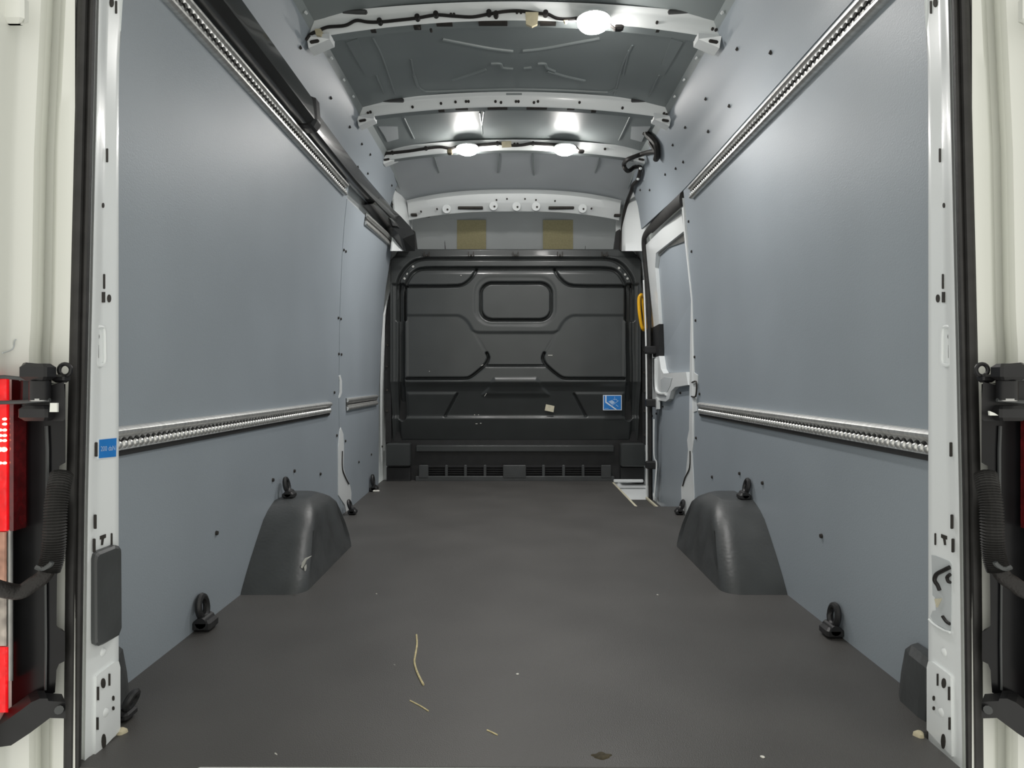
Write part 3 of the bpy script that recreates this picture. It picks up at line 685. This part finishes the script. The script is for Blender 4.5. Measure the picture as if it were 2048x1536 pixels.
for pts in ([(601,1137),(604,1125),(609,1118),(622,1113),(612,1121),(608,1130),(604,1138)], [(608,1134),(611,1130),(611,1142),(609,1142)]):
    obj('scrape_mark', *g_prism([P(x, y, 2.300) for x, y in pts], (0, .012, 0)), 'white_bit', al)

# corner covers low on the wall beside the rear pillars
for s, lab in ((-1, 'dark plastic corner cover at floor level behind the left rear pillar'), (1, 'dark plastic corner cover at floor level behind the right rear pillar')):
    rings = []
    for z, a in ((0, 0), (.05, .004), (.105, .012), (.12, .024)):
        rings.append([Vector((s*x, y, z)) for x, y in ((.884, 1.40), (.836+a*.5, 1.40), (.832+a, 1.42), (.836+a, 1.49-a), (.85+a*.6, 1.52-a), (.884, 1.53-a))])
    o = obj('corner_cover', *g_ring_loft(rings), 'arch_plastic', None, False); tag(o, lab, 'cover')

# ------------------------------------------------------------------ lashing eyes
def eye(p, side, label, sc=1.0, lean=.0, bit=False, h=.075):
    root = empty('lashing_eye', p, label, 'lashing eye', 'black lashing eyes along the floor edges')
    p = Vector(p)
    obj('base', *g_rbox(p+Vector((0, 0, .014*sc)), (.045*sc, .052*sc, .028*sc), .008), 'black_plastic', root)
    obj('stem', *g_cyl(p+Vector((0, -.026*sc, .022*sc)), p+Vector((0, .026*sc, .022*sc)), .013*sc, 10), 'black_plastic', root, True)
    t = lean; pts = []
    for a in np.linspace(0, 2*math.pi, 15)[:-1]:
        yy = .021*sc*math.cos(a); zz = .028*sc+(h*.5-.012)*sc*(1+math.sin(a)); pts.append(p+Vector((side*t*zz, yy, zz)))
    obj('ring', *g_tube(smooth_path(pts, 2, True), .0085*sc, 8, True), 'black_plastic', root, True)
    if bit: obj('washer', *g_rbox(p+Vector((-side*.02, -.03, .006)), (.04, .02, .012), .004), 'white_bit', root)
    return root
pf = floor_pt(400, 1258); eye((-.862, pf.y, 0), -1, 'black lashing eye on the floor edge between left rear pillar and wheel arch', 1.15, .12)
pf = floor_pt(1680, 1272); eye((.862, pf.y, 0), 1, 'black lashing eye on the floor edge between right rear pillar and wheel arch', 1.05, .12)
eye((-.852, 2.61, .246), -1, 'black lashing eye standing on top of the left wheel arch cover', .95, .2)
eye((.862, 2.58, .246), 1, 'black lashing eye standing on top of the right wheel arch cover', .95, .2)
eye((-.835, 3.56, 0), -1, 'black lashing eye on the floor behind the left wheel arch cover', .95, .3, h=.07)
eye((.855, 3.56, 0), 1, 'black lashing eye on the floor behind the right wheel arch cover', .95, .3, h=.07)
eye((-.875, 4.30, 0), -1, 'black lashing eye with a white washer at the front left floor corner', 1.1, .1, bit=True, h=.085)
eye((-.800, 1.41, .0), -1, 'black lashing eye half hidden behind the foot of the left rear pillar', .85, -.4, h=.06)

# ------------------------------------------------------------------ rear pillars, seals and rear corners
def Pm(s, px, py, Y): return P(px if s < 0 else 2094-px, py, Y)
PYS = [-520, -300, -100, 0, 60, 120, 200, 400, 700, 1000, 1330, 1470, 1560]
def xin(py): return 237+lerp_tab([(-520, 60), (-100, 16), (0, 8), (120, 1), (200, 0), (1560, 0)], py)   # inner edge of the pillar
def xse(py): return lerp_tab([(-520, 210), (0, 190), (525, 178), (1000, 168), (1560, 161)], py)           # inner edge of the seal
for s, nm, lab in ((-1, 'wall_rear_left', 'white rear pillar and body corner left of the door opening'), (1, 'wall_rear_right', 'white rear pillar and body corner right of the door opening')):
    root = empty(nm, (s*.8, 1.25, 0), kind='structure'); tag(root, lab)
    def J(px, py, o=0.0):               # point on the pillar's inner face
        u = (px-176)/(237-176); Y = 1.262+(1.352-1.262)*u
        return Pm(s, px, py, Y)+Vector((-s*o, -o*.5, 0))
    rows = []
    for py in PYS:
        a, b = xse(py)+1, xin(py)
        row = [Pm(s, a, py, 1.262), Pm(s, a+7, py, 1.256), Pm(s, a+15, py, 1.268)]
        for k in range(1, 7): row.append(J(a+15+(b-a-15)*k/6, py))
        row += [Pm(s, b+.5, py, 1.358), Pm(s, b-6, py, 1.37)+Vector((s*.02, 0, 0)), Pm(s, b, py, 1.38)+Vector((s*.10, 0, 0))]
        rows.append(row)
    obj('pillar_face', *g_slab(rows, Vector((s*.008, .004, 0))), 'white_paint', root, True)
    # lower reinforcement plate
    low = [(190,1352),(196,1346),(228,1322),(235,1322),(238,1334),(238,1459),(188,1512)]
    obj('lower_plate', *g_prism([J(x, y, .004) for x, y in low], (s*.006, 0, 0)), 'white_paint', root)
    def mark(pts, name='slot', m='hole_dark', o=.0016): return obj(name, *g_prism([J(x, y, o) for x, y in pts], (s*.003, 0, 0)), m, root)
    def vslot(x, y0, y1, w=3): mark([(x-w/2, y0+1), (x, y0), (x+w/2, y0+1), (x+w/2, y1-1), (x, y1), (x-w/2, y1-1)], o=(.0016 if x > 192 else .008))
    def oval(x, y, a, b): mark([(x+a*math.cos(t), y+b*math.sin(t)) for t in np.linspace(0, 2*math.pi, 13)[:-1]], 'hole')
    vslot(214, 297, 325); vslot(232, 2, 28); oval(223, 6, 4, 9); vslot(208, 548, 578); mark([(204,584),(209.5,584),(209.5,605),(204,605)]); oval(218, 597, 3.5, 8)
    oval(206, 411, 2, 5)
    vslot(188, 884, 913); vslot(186, 1028, 1057); vslot(184, 1076, 1104); vslot(223, 1066, 1090, 2.5)
    mark([(200,1072),(211,1068),(211,1075),(207,1077),(205,1090),(202,1090),(203,1078),(200,1079)])
    # pressed pocket with a dimple
    obj('pressed_pocket', *g_tube(smooth_path([J(x, y, .001) for x, y in ((192,655),(203,654),(208,662),(209,700),(209,722),(204,730),(195,730),(192,722),(191,690),(191,665))], 3, True), .0035, 6, True), 'white_paint', root, True)
    oval(195, 673, 3, 6); vslot(195, 689, 717)
    def mark2(pts, name='slot'): return obj(name, *g_prism([J(x, y, .0062) for x, y in pts], (s*.003, 0, 0)), 'hole_dark', root)
    def ov2(x, y, a, b): mark2([(x+a*math.cos(t), y+b*math.sin(t)) for t in np.linspace(0, 2*math.pi, 13)[:-1]], 'hole')
    ov2(203, 1365, 4, 10); mark2([(179+12,1372),(182+12,1372),(182+12,1399),(179+12,1399)]); mark2([(214,1346),(216.5,1346),(216.5,1370),(214,1370)])
    ov2(204, 1481, 4, 15); ov2(223, 1395, 2, 5); ov2(223, 1415, 2, 4); mark2([(190,1433),(193,1433),(193,1458),(190,1458)])
    obj('dimple', *g_cyl(J(206, 1425, .004), J(206, 1425, .006), .009, 10, .005), 'white_paint', root, True)
    obj('dimple', *g_cyl(J(204, 1305, .0), J(204, 1305, .002), .008, 10, .005), 'white_paint', root, True)
    # outer corner of the body
    cols = [(161, 1.27, 0), (150, 1.228, 0), (116, 1.226, 0), (111, 1.232, 0), (106, 1.262, 0), (86, 1.262, 0), (79, 1.230, 0), (66, 1.215, 0), (40, 1.205, 0), (15, 1.188, 0), (0, 1.165, 0), (-40, 1.13, 0), (-75, 1.17, 0), (-85, 1.30, 0)]
    rows = []
    for py in list(range(-420, 1700, 40)):
        sh = lerp_tab([(-420, 30), (0, 16), (300, 2), (640, -4), (700, -8), (1700, -8)], py)
        rows.append([Pm(s, x+(sh if x < 140 else 0), py, Y) for x, Y, _ in cols])
    obj('body_corner', *g_slab(rows, Vector((0, .01, 0))), 'body_white', root, True)
    obj('corner_crease', *g_tube(smooth_path([Pm(s, x, y, 1.199+(.0 if x > 20 else -.03)) for x, y in ((5,706),(25,698),(29,682),(32,679))], 4), .0012, 6), 'cab_grey', root)
    # upper bracket at frame top
    obj('stop_bracket', *g_rbox(Pm(s, 24, 20, 1.17), (.05, .02, .05), .008), 'body_white', root)
    # seal around the opening
    sl = empty('trim_1' if s < 0 else 'trim_2', (s*.78, 1.23, 0), kind='structure'); tag(sl, 'black rubber seal along the %s edge of the rear door opening' % ('left' if s < 0 else 'right'))
    for a0, a1, Y, n in ((-1, 19, 1.244, 'seal_lip'), (13, 37, 1.236, 'seal_bulb'), (3, 34, 1.250, 'seal_base')):
        rings = []
        for py in np.linspace(-480, 1570, 26):
            xe = xse(py); x0, x1 = xe-a0, xe-a1-lerp_tab([(0, 0), (1000, 3), (1560, 1)], py)
            c = (x0+x1)/2; hw = abs(x0-x1)/2
            rings.append([Pm(s, c+hw*math.cos(t), py, Y-.014*math.sin(t)) for t in np.linspace(0, 2*math.pi, 13)[:-1]])
        obj(n, *g_ring_loft(rings), 'rubber', sl, True)

# open cable hole in the right pillar, cover on the left pillar
rr_ = bpy.data.objects['wall_rear_right']
def JR(px, py, o=0.0):
    u = (2094-px-176)/(237-176); return P(px, py, 1.262+.09*u)+Vector((-o, -o*.5, 0))
hole = [(1864,1110),(1872,1111),(1899,1122),(1904,1130),(1903,1258),(1899,1262),(1868,1245),(1862,1232),(1866,1222),(1873,1220),(1871,1195),(1866,1190)]
obj('cable_hole', *g_prism([JR(x, y, .0016) for x, y in hole], (.003, 0, 0)), 'cab_grey', rr_)
hl = bpy.data.objects[-1] if False else None
obj('inner_lead', *g_tube(smooth_path([JR(x, y, .004) for x, y in ((1902,1134),(1890,1140),(1876,1148),(1872,1160),(1878,1170),(1882,1180))], 5), .0038, 8), 'cable', rr_, True)
obj('inner_lead', *g_tube(smooth_path([JR(x, y, .004) for x, y in ((1903,1148),(1897,1154),(1899,1162),(1903,1164))], 4), .003, 8), 'cable', rr_, True)
obj('inner_lead', *g_tube(smooth_path([JR(x, y, .004) for x, y in ((1888,1232),(1895,1242),(1902,1247))], 4), .003, 8), 'cable', rr_, True)
obj('yellow_tab', *g_prism([JR(x, y, .005) for x, y in ((1872,1197),(1885,1196),(1876,1214))], (.003, 0, 0)), 'cream', rr_)
obj('hole_rim', *g_tube(smooth_path([JR(x, y, .003) for x, y in ((1860,1238),(1870,1248),(1890,1260),(1902,1264))], 4), .0025, 8), 'white_paint', rr_, True)
def JL(px, py, o=0.0):
    u = (px-176)/(237-176); return P(px, py, 1.262+.09*u)+Vector((o, -o*.5, 0))
cov = [(181,1118),(183,1108),(188,1103),(222,1090),(230,1091),(235,1098),(236,1255),(231,1268),(200,1286),(190,1290),(183,1286),(182,1278)]
covb = [(208+(x-208)*1.02, 1190+(y-1190)*1.01) for x, y in cov]
o = obj('pillar_cover', *g_ring_loft([[JL(x, y, .001) for x, y in covb], [JL(x, y, .010) for x, y in cov], [JL(208+(x-208)*.90, 1190+(y-1190)*.95, .014) for x, y in cov]]), 'arch_plastic', None, False)
tag(o, 'dark grey plastic cover plate on the white left rear pillar', 'cover')
# blue capacity sticker with lettering
st2 = empty('capacity_sticker', JL(215, 918, .002), 'small blue 200 daN sticker on the white left rear pillar', 'sticker')
obj('border', *g_prism([JL(x, y, .0012) for x, y in ((197,878),(233,874.5),(232,914),(196,918.5))], (-.002, 0, 0)), 'sticker_white', st2)
obj('print_field', *g_prism([JL(x, y, .0018) for x, y in ((197.5,879.5),(232,876),(231,913),(197,916.5))], (-.002, 0, 0)), 'sticker_blue', st2)
fc = bpy.data.curves.new('txt', 'FONT'); fc.body = '200 daN'; fc.size = 1; fc.align_x = 'CENTER'; fc.align_y = 'CENTER'
fo = bpy.data.objects.new('txt', fc); COL.objects.link(fo)
dg = bpy.context.evaluated_depsgraph_get(); tme = bpy.data.meshes.new_from_object(fo.evaluated_get(dg)); bpy.data.objects.remove(fo)
o_c = JL(214.5, 897, .0026); ex = (JL(229, 896, .0026)-JL(200, 898, .0026)); wdt = max(v.co.x for v in tme.vertices)-min(v.co.x for v in tme.vertices)
ez = Vector((0, 0, 1)); sc_ = ex.length/wdt; hz = .0095/0.72
tv = [o_c+ex.normalized()*(v.co.x*sc_)+ez*(v.co.y*hz) for v in tme.vertices]
obj('lettering', tv, [tuple(p.vertices) for p in tme.polygons], 'sticker_pale', st2)

# ------------------------------------------------------------------ tail lamps, hinges, conduits
def side_word(s): return 'left' if s < 0 else 'right'
for s in (-1, 1):
    W = side_word(s)
    tl = empty('tail_lamp', Pm(s, 40, 1440, 1.17), ('lit red tail lamp with dark housing on the left rear body corner' if s < 0 else 'unlit dark tail lamp housing on the right rear body corner'), 'tail lamp', 'tail lamps')
    hs = [(-60,735),(0,740),(40,762),(131,768),(131,925),(119,932),(116,955),(104,984),(100,1000),(128,1010),(128,1098),(121,1125),(114,1150),(113,1250),(118,1258),(130,1264),(130,1322),(118,1328),(113,1340),(110,1385),(95,1392),(60,1410),(40,1418),(-60,1470)]
    obj('housing', *g_prism([Pm(s, x, y, 1.199) for x, y in hs], (s*.014, .014, 0)), 'housing_black', tl)
    def lens(name, x0, x1, y0, y1, m, Y=1.165, skew=0):
        rings = []
        for py in np.linspace(y0, y1, 8):
            rings.append([Pm(s, x, py, Y_) for x, Y_ in ((x0, 1.19), (x0, Y), (x1-6, Y), (x1-2, Y+.003), (x1, Y+.01), (x1, 1.19))])
        return obj(name, *g_ring_loft(rings), m, tl, True)
    rl = lens('red_lens', -70, 19, 757, 1062, 'lens_red' if s < 0 else 'lens_red_off'); lens('amber_lens', -70, 15, 1064, 1178, 'lens_amber'); lens('clear_lens', -70, 15, 1180, 1292, 'lens_clear'); lens('red_lens', -70, 17, 1294, 1425, 'lens_red' if s < 0 else 'lens_red_off')
    lens('chrome_strip', 17, 27, 1060, 1362, 'steel', 1.168)
    obj('lens_shade', *g_prism([Pm(s, x, y, 1.163) for x, y in ((19,800),(27,803),(27,1062),(19,1062))], (0, .03, 0)), 'lens_red_off', tl)
    if s < 0:
        for k, y in enumerate((838,848,860,871,881,899,926)):
            for xx in (10, 1):
                if xx == 1 and k in (0, 1): continue
                rr = .0035 if y != 899 else .006
                c = P(xx-(0 if y != 899 else 2), y, 1.160); obj('led', *g_ring_loft([[c+Vector((rr*q*math.cos(t), -d, .7*rr*q*math.sin(t))) for t in np.linspace(0, 2*math.pi, 9)[:-1]] for q, d in ((1, 0), (.8, .003), (.3, .005))]), 'led_red', rl, True)
    obj('housing_rib', *g_tube([Pm(s, x, y, 1.196) for x, y in ((93,852),(95,900),(95,1000),(98,1012))], .003, 6), 'arch_plastic', tl)
    obj('housing_rib', *g_tube([Pm(s, x, y, 1.196) for x, y in ((91,1165),(92,1290),(91,1380))], .002, 6), 'arch_plastic', tl)
    # hinge
    hg = empty('door_hinge', Pm(s, 88, 840, 1.17), 'black door hinge with round pin lug above the %s tail lamp' % W, 'hinge', 'rear door hinges')
    obj('hinge_block', *g_prism([Pm(s, x, y, 1.165) for x, y in ((47,732),(52,725),(100,729),(103,735),(103,770),(128,764),(131,800),(131,838),(126,842),(50,842),(44,832),(46,770))], (s*.026, .03, 0)), 'hinge_black', hg)
    obj('hinge_cap', *g_rbox(Pm(s, 76, 744, 1.150), (.046, .03, .028), .006), 'hinge_black', hg)
    obj('hinge_knuckle', *g_cyl(Pm(s, 80, 762, 1.155), Pm(s, 80, 800, 1.155), .016, 14), 'hinge_black', hg, True)
    obj('hinge_washer', *g_cyl(Pm(s, 79, 797, 1.153), Pm(s, 79, 802, 1.153), .014, 14), 'steel', hg, True)
    obj('hinge_base', *g_rbox(Pm(s, 76, 826, 1.160), (.05, .03, .026), .006), 'hinge_black', hg)
    obj('hinge_arm', *g_tube([Pm(s, x, y, 1.158) for x, y in ((-60,756),(10,754),(50,758),(95,760))], .0035, 6), 'arch_plastic', hg, True)
    obj('hinge_arm', *g_tube([Pm(s, x, y, 1.155) for x, y in ((-60,806),(10,805),(50,804),(100,800))], .0035, 6), 'arch_plastic', hg, True)
    obj('pin_lug', *g_tube([Pm(s, 130+12*math.cos(t), 740+12*math.sin(t), 1.18) for t in np.linspace(0, 2*math.pi, 17)[:-1]], .0035, 8, True), 'hinge_black', hg, True)
    obj('lug_block', *g_rbox(Pm(s, 122, 757, 1.18), (.022, .02, .014), .004), 'hinge_black', hg)
    if s < 0: obj('paper_square', *g_prism([P(x, y, 1.138) for x, y in ((100,806),(114,806),(114,824),(99,824))], (0, .004, 0)), 'body_white', hg)
    else: obj('paper_square', *g_prism([P(x, y, 1.150) for x, y in ((1979,822),(1989,826),(1997,831),(1980,831))], (0, .004, 0)), 'body_white', hg)
    # corrugated conduit
    ct = empty('wire_conduit', Pm(s, 108, 1140, 1.15), 'black corrugated wire conduit hanging beside the %s tail lamp' % W, 'conduit', 'corrugated conduits')
    pth = smooth_path([Pm(s, x, y, Y) for x, y, Y in ((123,950,1.180),(118,975,1.166),(112,1010,1.156),(110,1050,1.150),(108,1090,1.148),(104,1120,1.146),(97,1140,1.144))], 14)
    rad = [.0165+.0017*math.cos(i*math.pi) for i in range(len(pth))]
    obj('corrugated_sleeve', *g_tube(pth, .016, 12, rad=rad), 'rubber', ct, False)
    obj('lead', *g_tube(smooth_path([Pm(s, x, y, Y) for x, y, Y in ((97,1138,1.146),(85,1155,1.14),(66,1168,1.13),(45,1182,1.12),(25,1183,1.11),(-5,1176,1.09),(-50,1160,1.07))], 6), .0125, 10), 'cable', ct, True)
    obj('clamp_band', *g_tube(smooth_path([Pm(s, x, y, 1.130) for x, y in ((72,1134),(86,1138),(100,1130),(104,1124))], 4), .004, 6), 'arch_plastic', ct, True)
    # lower check arm
    ca = empty('check_arm', Pm(s, 60, 1480, 1.15), 'black door check arm low beside the %s rear body corner' % W, 'arm', 'door check arms')
    obj('arm_body', *g_prism([Pm(s, x, y, 1.160) for x, y in ((131,1404),(97,1402),(95,1397),(80,1397),(62,1405),(45,1418),(0,1450),(-50,1480),(-50,1510),(0,1494),(22,1491),(60,1466),(100,1436),(131,1437))], (s*.026, .03, 0)), 'hinge_black', ca)
    obj('arm_bolt', *g_cyl(Pm(s, 118, 1420, 1.160), Pm(s, 118, 1420, 1.150), .007, 10), 'arch_plastic', ca)

# ------------------------------------------------------------------ bits on the floor
def floor_tube(name, pts, r, m, label, cat, group=None):
    o = obj(name, *g_tube(smooth_path([floor_pt(x, y)+Vector((0, 0, r*.8)) for x, y in pts], 4), r, 6), m, None, True); return tag(o, label, cat, group)
floor_tube('straw', [(833,1271),(834,1290),(831,1310),(829,1325),(833,1342),(840,1358),(847,1371)], .0025, 'straw', 'long curved dry straw stalk lying on the floor', 'straw')
floor_tube('straw', [(820,1402),(830,1407),(843,1414),(857,1423)], .0014, 'straw', 'short thin straw lying near the long curved stalk', 'straw')
floor_tube('straw', [(974,1461),(983,1465),(995,1471)], .0014, 'straw', 'tiny straw fragment nearest the rear sill', 'straw')
for i, (x, y, r, lab) in enumerate(((1035,1349,.0030,'white crumb on the middle of the floor right of the straw'), (1525,1515,.0034,'white crumb near the rear sill on the right'), (1315,1190,.0024,'tiny white crumb on the floor left of the right wheel arch'), (753,1188,.0024,'tiny white crumb on the floor right of the left wheel arch'), (789,1330,.0018,'tiny pale crumb on the floor left of the long straw'), (552,1509,.0030,'pale crumb at the rear sill on the left'))):
    c = floor_pt(x, y); rings = []
    for z, k in ((0, .8), (.4, 1.0), (.75, .8), (1.0, .35)): rings.append([c+Vector((r*k*1.3*math.cos(t+.3*i), r*k*math.sin(t)*(1+.2*math.sin(3*t+i)), r*z)) for t in np.linspace(0, 2*math.pi, 10)[:-1]])
    tag(obj('crumb', *g_ring_loft(rings), 'white_bit', None, True), lab, 'crumb')
c = floor_pt(1203, 1512)
rings = [[c+Vector((.018*k*math.cos(t)*(1+.2*math.sin(5*t)), .011*k*math.sin(t)*(1+.25*math.cos(4*t)), z)) for t in np.linspace(0, 2*math.pi, 22)[:-1]] for z, k in ((0, 1.0), (.0015, .9), (.0025, .5))]
tag(obj('dirt_clump', *g_ring_loft(rings), 'brown_bit', None, True), 'brown dirt clump near the rear sill in the middle', 'dirt')
for s, x, y, lab in ((-1, 243, 1466, 'beige dust clod at the foot of the left rear pillar'), (1, 1838, 1472, 'beige dust clod at the foot of the right rear pillar')):
    c = floor_pt(x, y); rings = [[c+Vector((.010*k*math.cos(t)*(1+.2*math.sin(3*t)), .010*k*math.sin(t), z)) for t in np.linspace(0, 2*math.pi, 14)[:-1]] for z, k in ((0, 1.0), (.006, .9), (.010, .4))]
    tag(obj('dust_clod', *g_ring_loft(rings), 'tape_beige', None, True), lab, 'dust')
